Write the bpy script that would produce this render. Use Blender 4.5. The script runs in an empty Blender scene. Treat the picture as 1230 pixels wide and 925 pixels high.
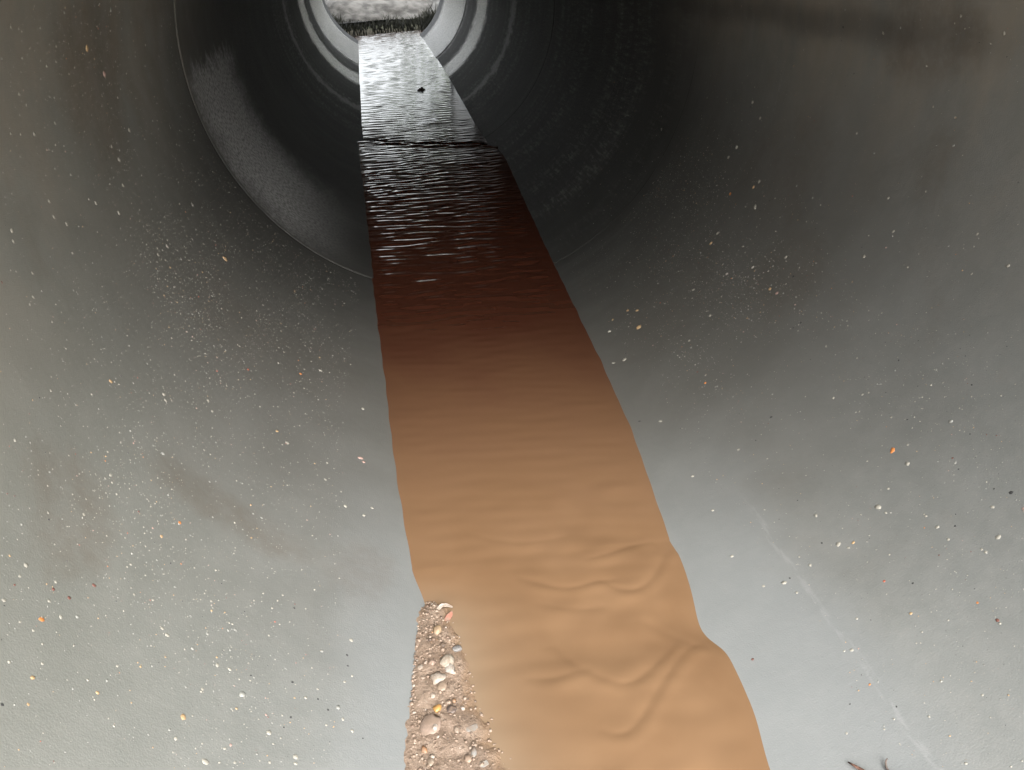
import bpy, bmesh, math, random
import numpy as np
from mathutils import Vector, Matrix, noise as mnoise

random.seed(11)
RNG = np.random.default_rng(11)
SC = bpy.context.scene
COL = SC.collection

# ------------------------------------------------------------------ camera
R = 0.45                                   # pipe bore radius, metres (pipe axis = +Y)
CAM = Vector((-0.13898, 0.0, 0.13199))
FWD = Vector((0.13027, 0.86395, -0.48643)).normalized()
RIGHT = Vector((0.98470, -0.17000, -0.03823)).normalized()
UP = RIGHT.cross(FWD).normalized()
cd = bpy.data.cameras.new('camera')
cam = bpy.data.objects.new('camera', cd)
COL.objects.link(cam)
cd.sensor_width = 36.0
cd.lens = 27.049
cd.clip_start = 0.01
cd.clip_end = 3000.0
cam.matrix_world = Matrix(((RIGHT.x, UP.x, -FWD.x, CAM.x), (RIGHT.y, UP.y, -FWD.y, CAM.y),
                           (RIGHT.z, UP.z, -FWD.z, CAM.z), (0, 0, 0, 1)))
SC.camera = cam

# ------------------------------------------------------------------ world, sun, exposure
SUN_EL, SUN_AZ = 40.0, 171.0               # azimuth clockwise from +Y: behind the camera
w = bpy.data.worlds.new('World')
SC.world = w
w.use_nodes = True
nt = w.node_tree
nt.nodes.clear()
sky = nt.nodes.new('ShaderNodeTexSky')
sky.sky_type = 'NISHITA'
sky.sun_disc = False
sky.sun_elevation = math.radians(SUN_EL)
sky.sun_rotation = math.radians(SUN_AZ)
sky.dust_density = 4.0
hs = nt.nodes.new('ShaderNodeHueSaturation')
hs.inputs['Saturation'].default_value = 0.18
bg = nt.nodes.new('ShaderNodeBackground')
bg.inputs['Strength'].default_value = 0.14
wo = nt.nodes.new('ShaderNodeOutputWorld')
nt.links.new(sky.outputs[0], hs.inputs['Color'])
nt.links.new(hs.outputs[0], bg.inputs['Color'])
nt.links.new(bg.outputs[0], wo.inputs['Surface'])
sd = bpy.data.lights.new('sun', 'SUN')
sd.energy = 0.7
sd.angle = math.radians(35)
sd.color = (1.0, 0.97, 0.93)
sun = bpy.data.objects.new('sun', sd)
COL.objects.link(sun)
_el, _az = math.radians(SUN_EL), math.radians(SUN_AZ)
_sd = Vector((math.sin(_az) * math.cos(_el), math.cos(_az) * math.cos(_el), math.sin(_el)))
sun.rotation_euler = (-_sd).to_track_quat('-Z', 'Y').to_euler()
sun.location = (0, -5, 5)
SC.view_settings.view_transform = 'Standard'
SC.view_settings.look = 'None'
SC.view_settings.exposure = 2.05
SC.view_settings.gamma = 1.0
SC.cycles.max_bounces = 16
SC.cycles.diffuse_bounces = 12
SC.cycles.glossy_bounces = 6
SC.cycles.caustics_reflective = True
SC.cycles.use_denoising = True

# ------------------------------------------------------------------ helpers
def tag(o, label=None, cat=None, group=None, kind=None):
    for k, v in (('label', label), ('category', cat), ('group', group), ('kind', kind)):
        if v:
            o[k] = v
    return o

def link(name, mesh, parent=None, loc=(0, 0, 0)):
    o = bpy.data.objects.new(name, mesh)
    COL.objects.link(o)
    o.location = loc
    if parent:
        o.parent = parent
    return o

def mesh_from(name, verts, faces, mats, smooth=True):
    me = bpy.data.meshes.new(name)
    me.from_pydata(verts, [], faces)
    for m in (mats if isinstance(mats, (list, tuple)) else [mats]):
        me.materials.append(m)
    if smooth:
        me.polygons.foreach_set('use_smooth', [True] * len(me.polygons))
    me.update()
    return me

def grid_mesh(name, P, mats):              # P: (n, m, 3) array
    n, m = P.shape[:2]
    idx = np.arange(n * m).reshape(n, m)
    f = np.stack([idx[:-1, :-1], idx[:-1, 1:], idx[1:, 1:], idx[1:, :-1]], -1).reshape(-1, 4)
    return mesh_from(name, P.reshape(-1, 3).tolist(), f.tolist(), mats)

class NT:                                  # small node-tree writer
    def __init__(self, name):
        self.m = bpy.data.materials.new(name)
        self.m.use_nodes = True
        self.t = self.m.node_tree
        self.b = self.t.nodes['Principled BSDF']
    def n(self, kind, **kw):
        o = self.t.nodes.new('ShaderNode' + kind)
        for k, v in kw.items():
            setattr(o, k, v)
        return o
    def put(self, sock, v):
        if hasattr(v, 'is_output') or isinstance(v, bpy.types.NodeSocket):
            self.t.links.new(v, sock)
        elif isinstance(v, (tuple, list)) and len(v) == 3 and sock.type == 'RGBA':
            sock.default_value = (*v, 1)
        else:
            sock.default_value = v
    def math(self, op, a, b=0.0, c=None, clamp=False):
        o = self.n('Math', operation=op, use_clamp=clamp)
        self.put(o.inputs[0], a)
        self.put(o.inputs[1], b)
        if c is not None:
            self.put(o.inputs[2], c)
        return o.outputs[0]
    def mul(self, *a):
        r = a[0]
        for x in a[1:]:
            r = self.math('MULTIPLY', r, x)
        return r
    def step(self, v, lo, hi, a=0.0, b=1.0):
        o = self.n('MapRange', interpolation_type='SMOOTHSTEP')
        for i, x in enumerate((v, lo, hi, a, b)):
            self.put(o.inputs[i], x)
        return o.outputs[0]
    def band(self, v, a, b, s):            # 1 between a and b with soft edges s
        return self.mul(self.step(v, a - s, a + s), self.step(v, b - s, b + s, 1.0, 0.0))
    def mix(self, f, a, b, blend='MIX'):
        o = self.n('Mix', data_type='RGBA', blend_type=blend)
        self.put(o.inputs[0], f)
        self.put(o.inputs[6], a)
        self.put(o.inputs[7], b)
        return o.outputs[2]
    def noise(self, vec, scale, detail=4.0, rough=0.55, dist=0.0):
        o = self.n('TexNoise')
        if vec is not None:
            self.put(o.inputs['Vector'], vec)
        o.inputs['Scale'].default_value = scale
        o.inputs['Detail'].default_value = detail
        o.inputs['Roughness'].default_value = rough
        o.inputs['Distortion'].default_value = dist
        return o.outputs[0]
    def vec(self, x, y, z=0.0):
        o = self.n('CombineXYZ')
        for i, v in enumerate((x, y, z)):
            self.put(o.inputs[i], v)
        return o.outputs[0]
    def bump(self, h, dist, strength=1.0, normal=None):
        o = self.n('Bump')
        o.inputs['Strength'].default_value = strength
        o.inputs['Distance'].default_value = dist
        self.put(o.inputs['Height'], h)
        if normal is not None:
            self.put(o.inputs['Normal'], normal)
        return o.outputs[0]
    def out(self, color=None, rough=None, normal=None, spec=None, ior=None):
        for k, v in (('Base Color', color), ('Roughness', rough), ('Normal', normal),
                     ('Specular IOR Level', spec), ('IOR', ior)):
            if v is not None:
                self.put(self.b.inputs[k], v)
        return self.m

# ------------------------------------------------------------------ materials
def concrete_bore():
    k = NT('pipe concrete')
    g = k.n('NewGeometry')
    s = k.n('SeparateXYZ')
    k.put(s.inputs[0], g.outputs['Position'])
    x, y, z = s.outputs
    th = k.math('ARCTAN2', x, k.math('MULTIPLY', z, -1.0))      # 0 at the invert, + to the right
    arc = k.mul(th, R)
    V = k.vec(arc, y)
    ath = k.math('ABSOLUTE', th)
    base = k.mix(k.step(k.noise(V, 3.0, 6.0, 0.6), 0.3, 0.7), (0.166, 0.173, 0.163), (0.216, 0.223, 0.212))
    base = k.mix(k.mul(k.step(k.noise(V, 38.0, 6.0, 0.65), 0.35, 0.7), k.step(y, 1.0, 1.6, 0.30, 0.06)), base, (0.25, 0.25, 0.235))
    # sandy grit of the mix, pale and dark
    base = k.mix(k.mul(k.step(k.noise(V, 520.0, 2.0), 0.62, 0.72), 0.35), base, (0.31, 0.295, 0.25))
    base = k.mix(k.mul(k.step(k.noise(k.vec(arc, y, 3.1), 430.0, 2.0), 0.66, 0.76), 0.40), base, (0.06, 0.06, 0.055))
    # olive bloom on the left wall
    base = k.mix(k.mul(k.step(th, -0.35, -1.3), 0.35), base, (0.20, 0.198, 0.150))
    # browner, blotchy concrete up the sides, with extra brightness painted in
    side_lift = k.mul(k.step(ath, 1.05, 1.75), k.step(k.noise(k.vec(k.mul(arc, 1.0), k.mul(y, 1.6), 5.5), 5.0, 6.0, 0.65), 0.36, 0.62, 0.25, 1.0))
    base = k.mix(k.mul(side_lift, 0.8), base, (0.265, 0.235, 0.190))
    # brown silt stains where seepage has dried
    st = k.noise(k.vec(k.mul(arc, 7.0), k.mul(y, 5.0), 1.7), 1.0, 6.0, 0.65, 0.5)
    spots = None
    for (a0, y0_, sa, sy) in ((-1.62, 0.98, .20, .10), (-0.70, 0.615, .26, .030), (-0.50, 0.60, .10, .05), (0.62, 1.06, .30, .10),
                              (0.95, 0.90, .16, .07), (1.2, 1.05, .2, .12), (1.66, 0.80, .10, .10), (-1.1, 0.50, .12, .06), (-.75, 1.0, .3, .12)):
        e = k.math('ADD', k.math('POWER', k.mul(k.math('SUBTRACT', th, a0), 1 / sa), 2.0), k.math('POWER', k.mul(k.math('SUBTRACT', y, y0_), 1 / sy), 2.0))
        e = k.step(e, 2.2, 0.0)
        spots = e if spots is None else k.math('MAXIMUM', spots, e)
    stain = k.mul(k.step(k.math('ADD', st, k.mul(spots, 0.30)), 0.56, 0.86), 0.46)
    stain = k.mul(stain, k.step(k.noise(V, 90.0, 4.0, 0.7), 0.3, 0.6, 0.45, 1.0))
    base = k.mix(stain, base, (0.112, 0.082, 0.054))
    # a long pale scrape on the right of the floor, and two short ones higher up
    wob = k.mul(k.math('SUBTRACT', k.noise(k.vec(0.0, k.mul(y, 1.0)), 14.0, 3.0), 0.5), 0.03)
    thw = k.math('ADD', th, wob)
    brk = k.step(k.noise(k.vec(k.mul(arc, 200.0), k.mul(y, 40.0)), 1.0, 3.0), 0.4, 0.6)
    scr = k.math('MAXIMUM', k.mul(k.band(thw, 0.474, 0.486, 0.004), k.band(y, 0.28, 0.62, 0.05)), k.mul(k.band(y, 1.117, 1.122, 0.002), k.band(th, 1.38, 1.52, 0.03)))
    base = k.mix(k.mul(scr, brk, 0.40), base, (0.34, 0.34, 0.33))
    # damp tide line high on the right
    tide = k.band(k.math('ADD', th, k.mul(k.math('SUBTRACT', k.noise(V, 9.0, 4.0), 0.5), 0.07)), 1.63, 1.70, 0.03)
    base = k.mix(k.mul(tide, k.step(y, 0.6, 0.9), 0.50), base, (0.06, 0.055, 0.048))
    # daylight falloff away from the mouth, painted as darker concrete
    depth_shade = k.step(k.math('ADD', y, k.mul(k.math('SUBTRACT', k.noise(V, 5.0, 4.0), 0.5), 0.25)), 0.30, 0.98)
    depth_shade = k.mul(depth_shade, k.step(ath, 1.10, 1.75, 1.0, 0.10))
    base = k.mix(k.mul(depth_shade, k.step(ath, 0.5, 1.5, 0.90, 0.70)), base, k.mix(0.5, (0.085, 0.082, 0.070), (0.10, 0.095, 0.085)))
    # pale cement film left just above the waterline
    wl = k.math('ADD', ath, k.mul(k.math('SUBTRACT', k.noise(k.vec(arc, k.mul(y, 1.0), 7.0), 5.0, 3.0), 0.5), 0.22))
    film = k.mul(k.step(wl, 0.60, 0.44), k.step(y, 0.85, 0.42))
    base = k.mix(k.mul(film, 0.5), base, (0.225, 0.237, 0.240))
    # vertical runs of lime high on the right wall
    dr = k.noise(k.vec(k.mul(arc, 3.0), k.mul(y, 16.0), 4.4), 1.0, 4.0, 0.6)
    drm = k.mul(k.step(dr, 0.48, 0.66), k.step(th, 1.38, 1.62), k.step(y, 2.3, 1.2))
    base = k.mix(k.mul(drm, 0.08), base, (0.42, 0.40, 0.36))
    # deep gloom painted near black, plus painted far-light rings by the far joints
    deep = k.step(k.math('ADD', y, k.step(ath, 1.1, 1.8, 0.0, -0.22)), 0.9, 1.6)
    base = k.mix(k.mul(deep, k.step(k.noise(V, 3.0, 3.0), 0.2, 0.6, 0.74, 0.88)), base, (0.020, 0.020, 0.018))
    ragged = k.math('ADD', y, k.mul(k.math('SUBTRACT', k.noise(k.vec(arc, k.mul(y, 0.35)), 26.0, 6.0, 0.75), 0.5), 0.30))
    sm = k.mul(k.band(ragged, 1.47, 1.90, 0.13), k.step(y, 1.452, 1.456), k.step(k.math('ADD', th, k.mul(k.math('SUBTRACT', k.noise(V, 40.0, 4.0), 0.5), 0.22)), -1.57, -1.47), k.step(th, -1.0, -0.45, 1.0, 0.0))
    base = k.mix(k.mul(sm, k.step(k.noise(V, 150.0, 3.0), 0.36, 0.6, 0.3, 1.0), 0.85), base, (0.50, 0.50, 0.49))
    # mould rings and scour streaks: fine grain drawn out along the flow
    ring = k.noise(k.vec(k.mul(arc, 0.5), k.mul(y, 9.0), 0.3), 1.0, 6.0, 0.75)
    grain = k.noise(k.vec(k.mul(arc, 120.0), k.mul(y, 16.0), 9.0), 1.0, 4.0, 0.75)
    gs = k.step(grain, 0.46, 0.66)
    zone = k.math('MAXIMUM', k.mul(k.band(y, 1.62, 2.6, 0.30), k.step(th, 0.25, 0.6), 0.8), k.mul(k.step(y, 2.5, 3.3), 0.9))
    base = k.mix(k.mul(k.step(ring, 0.42, 0.72), gs, zone), base, (0.30, 0.298, 0.28))
    base = k.mix(k.mul(k.step(ring, 0.50, 0.70), k.step(y, 0.9, 1.5), 0.16), base, (0.17, 0.168, 0.16))
    pale = k.math('ADD', k.mul(k.band(ragged, 3.36, 3.46, 0.04), 0.30), k.math('ADD', k.mul(k.band(ragged, 4.13, 4.52, 0.07), 1.0), k.mul(k.band(ragged, 4.98, 6.25, 0.10), 1.0)))  # bright bands: sheen from the far opening put into the colour
    base = k.mix(k.mul(pale, k.step(grain, 0.34, 0.56, 0.65, 1.0)), base, (0.72, 0.70, 0.65))
    rg = k.step(k.noise(V, 14.0, 5.0), 0.3, 0.7, 0.44, 0.68)
    rg = k.math('ADD', rg, k.mul(deep, k.math('SUBTRACT', 0.62, rg), 0.85))
    rg = k.math('SUBTRACT', rg, k.mul(pale, 0.36))
    rg = k.math('SUBTRACT', rg, k.mul(film, 0.12))
    nb = k.bump(k.noise(V, 700.0, 2.0), 0.0006, 0.35)
    nb = k.bump(k.mul(k.noise(V, 120.0, 5.0, 0.6), k.step(y, 0.9, 1.7, 1.0, 0.15)), 0.0012, 0.20, nb)
    nb = k.bump(k.noise(k.vec(k.mul(arc, 70.0), k.mul(y, 26.0), 2.0), 1.0, 5.0, 0.65), 0.006,
                1.0, nb) if False else nb
    rough_zone = k.mul(k.step(y, 1.5, 1.9), k.step(th, -0.2, 0.5, 0.35, 1.0))
    gb = k.mul(grain, k.step(y, 1.5, 2.2))
    nb = k.bump(gb, 0.004, 0.6, nb)
    h2 = k.mul(k.noise(k.vec(k.mul(arc, 190.0), k.mul(y, 120.0), 2.0), 1.0, 6.0, 0.75), rough_zone)
    nb = k.bump(h2, 0.003, 0.7, nb)
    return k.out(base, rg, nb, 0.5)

def simple(name, col, rough=0.6, scale=300.0, var=0.35, bump=0.0004):
    k = NT(name)
    g = k.n('TexCoord')
    n = k.noise(g.outputs['Object'], scale, 4.0)
    dark = tuple(c * (1 - var) for c in col)
    lite = tuple(min(1, c * (1 + var)) for c in col)
    return k.out(k.mix(k.step(n, 0.3, 0.7), dark, lite), rough, k.bump(n, bump, 0.6))

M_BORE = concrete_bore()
M_MORTAR = simple('joint mortar', (0.16, 0.155, 0.14), 0.8, 120.0)
STONE = {c: simple(nm, col, 0.55, 700.0, 0.22, 0.0002) for c, nm, col in (
    ('w', 'white quartz', (0.31, 0.295, 0.25)), ('g', 'grey stone', (0.26, 0.26, 0.235)),
    ('t', 'tan flint', (0.38, 0.26, 0.14)), ('o', 'orange flint', (0.48, 0.18, 0.05)),
    ('r', 'red stone', (0.36, 0.09, 0.05)), ('b', 'brown stone', (0.14, 0.06, 0.045)),
    ('k', 'black stone', (0.035, 0.035, 0.035)), ('p', 'pink stone', (0.34, 0.23, 0.195)))}

def water_mat():
    k = NT('muddy water')
    a = k.n('Attribute', attribute_name='shallow')
    g = k.n('NewGeometry')
    P = g.outputs['Position']
    n = k.noise(P, 9.0, 4.0, 0.5, 0.6)
    y = k.n('SeparateXYZ')
    k.put(y.inputs[0], P)
    falloff_tint = k.step(k.math('ADD', y.outputs[1], k.mul(k.math('SUBTRACT', n, 0.5), 0.30)), 0.50, 1.32)   # light falloff up the bore, painted into the water as dark red-brown
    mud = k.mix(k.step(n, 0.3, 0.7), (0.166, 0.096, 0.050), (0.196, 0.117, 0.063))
    mud = k.mix(falloff_tint, mud, (0.062, 0.021, 0.012))
    col = k.mix(a.outputs['Fac'], mud, (0.215, 0.152, 0.098))
    nb = k.bump(k.noise(P, 60.0, 3.0, 0.5), 0.0004, 0.20)
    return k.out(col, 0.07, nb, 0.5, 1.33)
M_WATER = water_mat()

def sand_mat():
    k = NT('wet sand')
    g = k.n('NewGeometry')
    P = g.outputs['Position']
    c = k.mix(k.step(k.noise(P, 45.0, 5.0), 0.3, 0.7), (0.20, 0.142, 0.102), (0.275, 0.205, 0.153))
    c = k.mix(k.mul(k.step(k.noise(P, 420.0, 2.0), 0.58, 0.68), 0.5), c, (0.36, 0.29, 0.23))
    c = k.mix(k.mul(k.step(k.noise(P, 300.0, 2.0), 0.44, 0.34), 0.6), c, (0.085, 0.06, 0.043))
    a = k.n('Attribute', attribute_name='soaked')
    c = k.mix(k.mul(a.outputs['Fac'], 0.9), c, (0.225, 0.15, 0.094))
    return k.out(c, 0.45, k.bump(k.noise(P, 350.0, 4.0, 0.7), 0.0016, 0.9))
M_SAND = sand_mat()

# ------------------------------------------------------------------ the pipe, section by section
JOINTS = [0.13, 1.449, 2.66, 4.14, 4.98, 6.60]
SHIFT = [(0, 0), (0.0016, 0.0006), (0.0010, 0.0004), (0.001, -0.001), (-0.001, 0.001)]
PIPE_LABEL = [
    'nearest concrete pipe section, grey bore freckled with pale aggregate stones',
    'second pipe section, depth shade painted into its colour, with a pale mortar smear on its left wall',
    'third pipe section, painted near black for shade, past the ledge in the stream',
    'short fourth pipe section with a painted pale sheen ring at its near joint',
    'farthest pipe section, bore painted pale with end light, opening onto daylight']
def pipe_mesh(L, na=192, nl=None):
    prof = []                                                   # (radius, y) closed loop
    c = 0.0018
    n = nl or max(4, int(L / 0.1))
    ins = [(R + c, 0.0), (R + 0.0012, c * 0.4), (R, c * 1.2), (R, c * 1.2 + 0.002)]
    ins += [(R, c * 1.2 + (L - c * 2.4) * i / n) for i in range(1, n)]
    ins += [(R, L - c * 1.2 - 0.002), (R, L - c * 1.2), (R + 0.0012, L - c * 0.4), (R + c, L)]
    prof = ins + [(R + 0.055, L), (R + 0.055, 0.0)]
    vs, fs = [], []
    m = len(prof)
    for i in range(na):
        a = 2 * math.pi * i / na + math.pi
        for r, yy in prof:
            vs.append((math.sin(a) * r, yy, -math.cos(a) * r))
    for i in range(na):
        for j in range(m):
            j2, i2 = (j + 1) % m, (i + 1) % na
            fs.append((i * m + j, i * m + j2, i2 * m + j2, i2 * m + j))
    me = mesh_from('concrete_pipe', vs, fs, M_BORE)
    sh = [True] * len(fs)
    for i in range(na):
        for j in (m - 1, m - 2, m - 3):
            sh[i * m + j] = False
    me.polygons.foreach_set('use_smooth', sh)
    bm = bmesh.new(); bm.from_mesh(me); bmesh.ops.recalc_face_normals(bm, faces=bm.faces); bm.to_mesh(me); bm.free()
    return me

PIPES = []
GAPS = [0.0005, 0.0010, 0.009, 0.009, 0]
for i in range(5):
    y0, y1 = JOINTS[i], JOINTS[i + 1]
    GAP = GAPS[i]
    L = y1 - y0 - GAP
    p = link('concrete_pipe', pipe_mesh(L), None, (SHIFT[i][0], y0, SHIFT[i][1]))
    tag(p, PIPE_LABEL[i], 'pipe', 'concrete pipe sections laid end to end')
    PIPES.append(p)
    if i < 4:                                                   # recessed mortar in the joint behind it
        vs, fs = [], []
        pr = [(R + 0.010, L - 0.001), (R + 0.009, L + GAP * 0.5), (R + 0.010, L + GAP + 0.001), (R + 0.05, L + GAP + 0.001), (R + 0.05, L - 0.001)]
        na = 128
        for q in range(na):
            a = 2 * math.pi * q / na
            jit = 0.0022 * mnoise.noise(Vector((math.sin(a) * 6, math.cos(a) * 6, i * 3.0)))
            for t, (r, yy) in enumerate(pr):
                r2 = r + (jit if t < 3 else 0)
                vs.append((math.sin(a) * r2, yy, -math.cos(a) * r2))
        for q in range(na):
            for j in range(5):
                j2, q2 = (j + 1) % 5, (q + 1) % na
                fs.append((q * 5 + j, q * 5 + j2, q2 * 5 + j2, q2 * 5 + j))
        link('joint_mortar', mesh_from('joint_mortar', vs, fs, M_MORTAR), p)

# ------------------------------------------------------------------ stream
LT = [(-0.6, -0.165, -0.432), (0.35, -0.160, -0.428), (0.553,-0.1559,-0.4245),(0.636,-0.1608,-0.4203),(0.737,-0.1667,-0.4180),(0.883,-0.1712,-0.4162),(1.104,-0.1777,-0.4134),(1.341,-0.1853,-0.4101),(1.674,-0.1942,-0.4060),(1.795,-0.1969,-0.4046),(2.086,-0.2055,-0.4003),(2.364,-0.2119,-0.3970),(2.722,-0.2175,-0.3940),(2.728,-0.2015,-0.4024),(3.059,-0.2068,-0.3997),(4.192,-0.2137,-0.3960),(5.867,-0.2227,-0.3912),(6.843,-0.2286,-0.3876), (8.0, -0.24, -0.387)]
RT = [(-0.6, 0.10, -0.441), (0.2, 0.103, -0.4385), (0.347,0.1053,-0.4375),(0.371,0.1111,-0.4361),(0.393,0.1151,-0.4350),(0.426,0.1195,-0.4338),(0.462,0.1186,-0.4341),(0.485,0.1074,-0.4370),(0.506,0.1090,-0.4366),(0.553,0.1186,-0.4341),(0.596,0.1229,-0.4329),(0.631,0.1217,-0.4332),(0.688,0.1295,-0.4310),(0.825,0.1444,-0.4262),(1.036,0.1573,-0.4216),(1.265,0.1674,-0.4177),(1.582,0.1811,-0.4119),(1.923,0.2004,-0.4029),(2.333,0.2180,-0.3937),(2.49,0.217,-0.3945),(2.496,0.203,-0.4015),(2.781,0.2075,-0.3993),(2.932,0.2063,-0.3999),(4.067,0.2286,-0.3876),(5.788,0.2513,-0.3750),(6.8,0.26,-0.372), (8.0, 0.27, -0.372)]
LT, RT = np.array(LT), np.array(RT)
def fine(T, ystep):
    g = np.arange(-0.6, 8.0, 0.003)
    q = [np.interp(g, T[:, 0], T[:, c]) for c in (1, 2)]
    q[1] = q[1] - 0.0072 * (g < ystep) * (g > ystep - 0.8) * ((g - ystep + 0.8) / 0.8)      # the ledge itself is added separately
    out = []
    for v in q:
        w1 = np.convolve(np.pad(v, 20, 'edge'), np.hanning(9) / np.hanning(9).sum(), 'same')[20:-20]
        w2 = np.convolve(np.pad(v, 60, 'edge'), np.hanning(61) / np.hanning(61).sum(), 'same')[60:-60]
        w3 = np.convolve(np.pad(v, 20, 'edge'), np.hanning(15) / np.hanning(15).sum(), 'same')[20:-20]
        far = (g > 2.2)
        m = np.where(far, w1, np.where(g < 0.62, w3, w2))
        out.append(m)
    return g, out[0], out[1]
LF, RF = fine(LT, 2.725), fine(RT, 2.493)
def edge(T, y):
    F = LF if T is LT else RF
    return np.interp(y, F[0], F[1]), np.interp(y, F[0], F[2])
BL = np.array([(0.20, -0.183, -0.411), (0.3867, -0.1752, -0.4145), (0.4452, -0.1702, -0.4166), (0.4951, -0.1647, -0.4188), (0.5254, -0.1607, -0.4203), (0.5584, -0.1548, -0.4225), (0.60, -0.150, -0.4245)])
BR = np.array([(0.20, -0.055), (0.381, -0.098), (0.442, -0.113), (0.497, -0.117), (0.559, -0.128), (0.60, -0.140)])
RIDGES = [
 ([(-0.0524, 0.5911), (-0.0272, 0.5739), (0.0011, 0.5656), (0.0247, 0.5726), (0.0478, 0.5702)], 1.0),
 ([(0.0195, 0.6035), (0.043, 0.6063), (0.069, 0.6166), (0.103, 0.6202)], 0.8),
 ([(0.0312, 0.5736), (0.0438, 0.5567), (0.0622, 0.5517), (0.0841, 0.5649), (0.1134, 0.6045)], 1.2),
 ([(-0.044, 0.5543), (-0.0058, 0.5375), (0.0278, 0.5372)], 0.5),
 ([(-0.0689, 0.4661), (-0.04, 0.4602), (-0.0219, 0.4657), (-0.0064, 0.4663)], 0.8),
 ([(-0.0157, 0.4663), (0.0061, 0.4481), (0.021, 0.4424), (0.0476, 0.458), (0.0773, 0.4812)], 1.0),
 ([(-0.0173, 0.4046), (-0.0022, 0.3953), (0.014, 0.4015), (0.0489, 0.4394), (0.0813, 0.4704), (0.1009, 0.4773)], 1.2),
 ([(0.0537, 0.5174), (0.0727, 0.4954), (0.0957, 0.4743)], 0.6),
 ([(-0.0969, 0.6657), (-0.0457, 0.6383), (0.0108, 0.6427)], 0.35),
 ([(-0.0328, 0.4988), (-0.0244, 0.4775), (-0.0157, 0.4663)], 0.7)]
WAVES = []
for q in range(26):
    lam = RNG.uniform(0.016, 0.048)
    ang = RNG.normal(0, 0.20)
    WAVES.append((2 * math.pi / lam * math.sin(ang), 2 * math.pi / lam * math.cos(ang), RNG.uniform(0, 6.28), lam,
                  RNG.uniform(6, 18), RNG.uniform(0, 6.28), RNG.uniform(8, 30), RNG.uniform(0, 6.28)))
def sstep(v, a, b):
    t = np.clip((v - a) / (b - a), 0, 1)
    return t * t * (3 - 2 * t)
def smooth_polyline(pts, n=24):
    pts = np.array(pts)
    for _ in range(3):                                          # Chaikin
        q = [pts[0]]
        for a, b in zip(pts[:-1], pts[1:]):
            q += [a * .75 + b * .25, a * .25 + b * .75]
        pts = np.array(q + [pts[-1]])
    return pts
def ridge_height(x, y):
    h = np.zeros_like(x)
    for pts, amp in RIDGES:
        p = smooth_polyline(pts)
        sel = (x > p[:, 0].min() - .04) & (x < p[:, 0].max() + .04) & (y > p[:, 1].min() - .05) & (y < p[:, 1].max() + .04)
        xs, ys = x[sel], y[sel]
        best = np.full(xs.shape, 1e9); side = np.zeros_like(xs); tt = np.zeros_like(xs)
        n = len(p) - 1
        for i in range(n):
            a, b = p[i], p[i + 1]
            d = b - a
            t = np.clip(((xs - a[0]) * d[0] + (ys - a[1]) * d[1]) / (d @ d), 0, 1)
            ex, ey = xs - a[0] - t * d[0], ys - a[1] - t * d[1]
            dd = np.hypot(ex, ey)
            up = dd < best
            best = np.where(up, dd, best)
            side = np.where(up, np.sign(d[0] * ey - d[1] * ex), side)
            tt = np.where(up, (i + t) / n, tt)
        sd_ = best * side                                       # + on the upstream side
        ends = np.sin(np.clip(tt, 0, 1) * math.pi) ** 0.5 * (best < 0.06)
        prof = 0.8 * np.exp(-((sd_ + 0.008) / 0.006) ** 2) - 0.9 * np.exp(-np.abs(sd_) / 0.0022) + 0.35 * np.exp(-((sd_ - 0.009) / 0.007) ** 2)
        h[sel] += 0.00058 * amp * ends * prof
    return h
def water_z(x, y, waves=True):
    xl, zl = edge(LT, y); xr, zr = edge(RT, y)
    t = (x - xl) / (xr - xl)
    z = zl + (zr - zl) * np.clip(t, -0.2, 1.2)
    ysx = 2.725 - 0.232 * np.clip(t, 0, 1) + 0.012 * np.sin(t * 9.0) + 0.006 * np.sin(t * 23.0)
    k_ = 0.7 + 0.9 * np.clip(t, 0, 1)
    z = z + 0.0072 * (1 - sstep(y, ysx - 0.010, ysx + 0.010)) * sstep(y, ysx - 0.8, ysx)
    z = z + 0.0025 * np.exp(-((y - ysx + 0.022) / 0.016) ** 2) - 0.006 * k_ * np.exp(-((y - ysx - 0.035) / 0.024) ** 2)
    if not waves:
        return z
    rip = np.zeros_like(x)
    for kx, ky, ph, lam, ex, ep, ey, eq in WAVES:
        env = 0.5 + 0.5 * np.sin(ex * x * 3 + ep + 2.0 * np.sin(ey * y * 0.35 + eq)) * np.sin(ey * y + eq)
        rip += env * lam * np.sin(kx * x + ky * y + ph + 0.8 * np.sin(14 * x + ep) * np.sin(5 * y + eq)) / (2 * math.pi)
    amp = 0.009 + 0.040 * sstep(y, 0.95, 1.7) - 0.006 * sstep(y, 2.6, 3.0)
    amp = amp * sstep(t, -0.02, 0.10) * sstep(1 - t, -0.02, 0.10)
    z = z + rip * amp
    z = z + ridge_height(x, y)
    z = z + (0.0002 * np.sin(31 * y + 2 * np.sin(11 * y)) + 0.0002 * np.sin(83 * y + 1)) * np.where(t < 0.5, 1, np.sin(17 * y)) * (1 - sstep(t, 0.05, 0.3) * sstep(1 - t, 0.05, 0.3))
    near = 1 - sstep(y, 0.62, 0.80)
    swell = (np.sin(41 * x + 63 * y + 1.3 * np.sin(37 * y)) + 0.8 * np.sin(-66 * x + 52 * y + 1.1 * np.sin(45 * x) + 2)
             + 0.6 * np.sin(95 * x + 88 * y + 1.5 * np.sin(60 * x - 20 * y)) + 0.5 * np.sin(-120 * x + 104 * y + 1.2 * np.sin(70 * y)))
    z = z + near * 0.00030 * swell * sstep(1 - t, 0.0, 0.15) * sstep(t, 0.2, 0.5)
    return z
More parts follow.
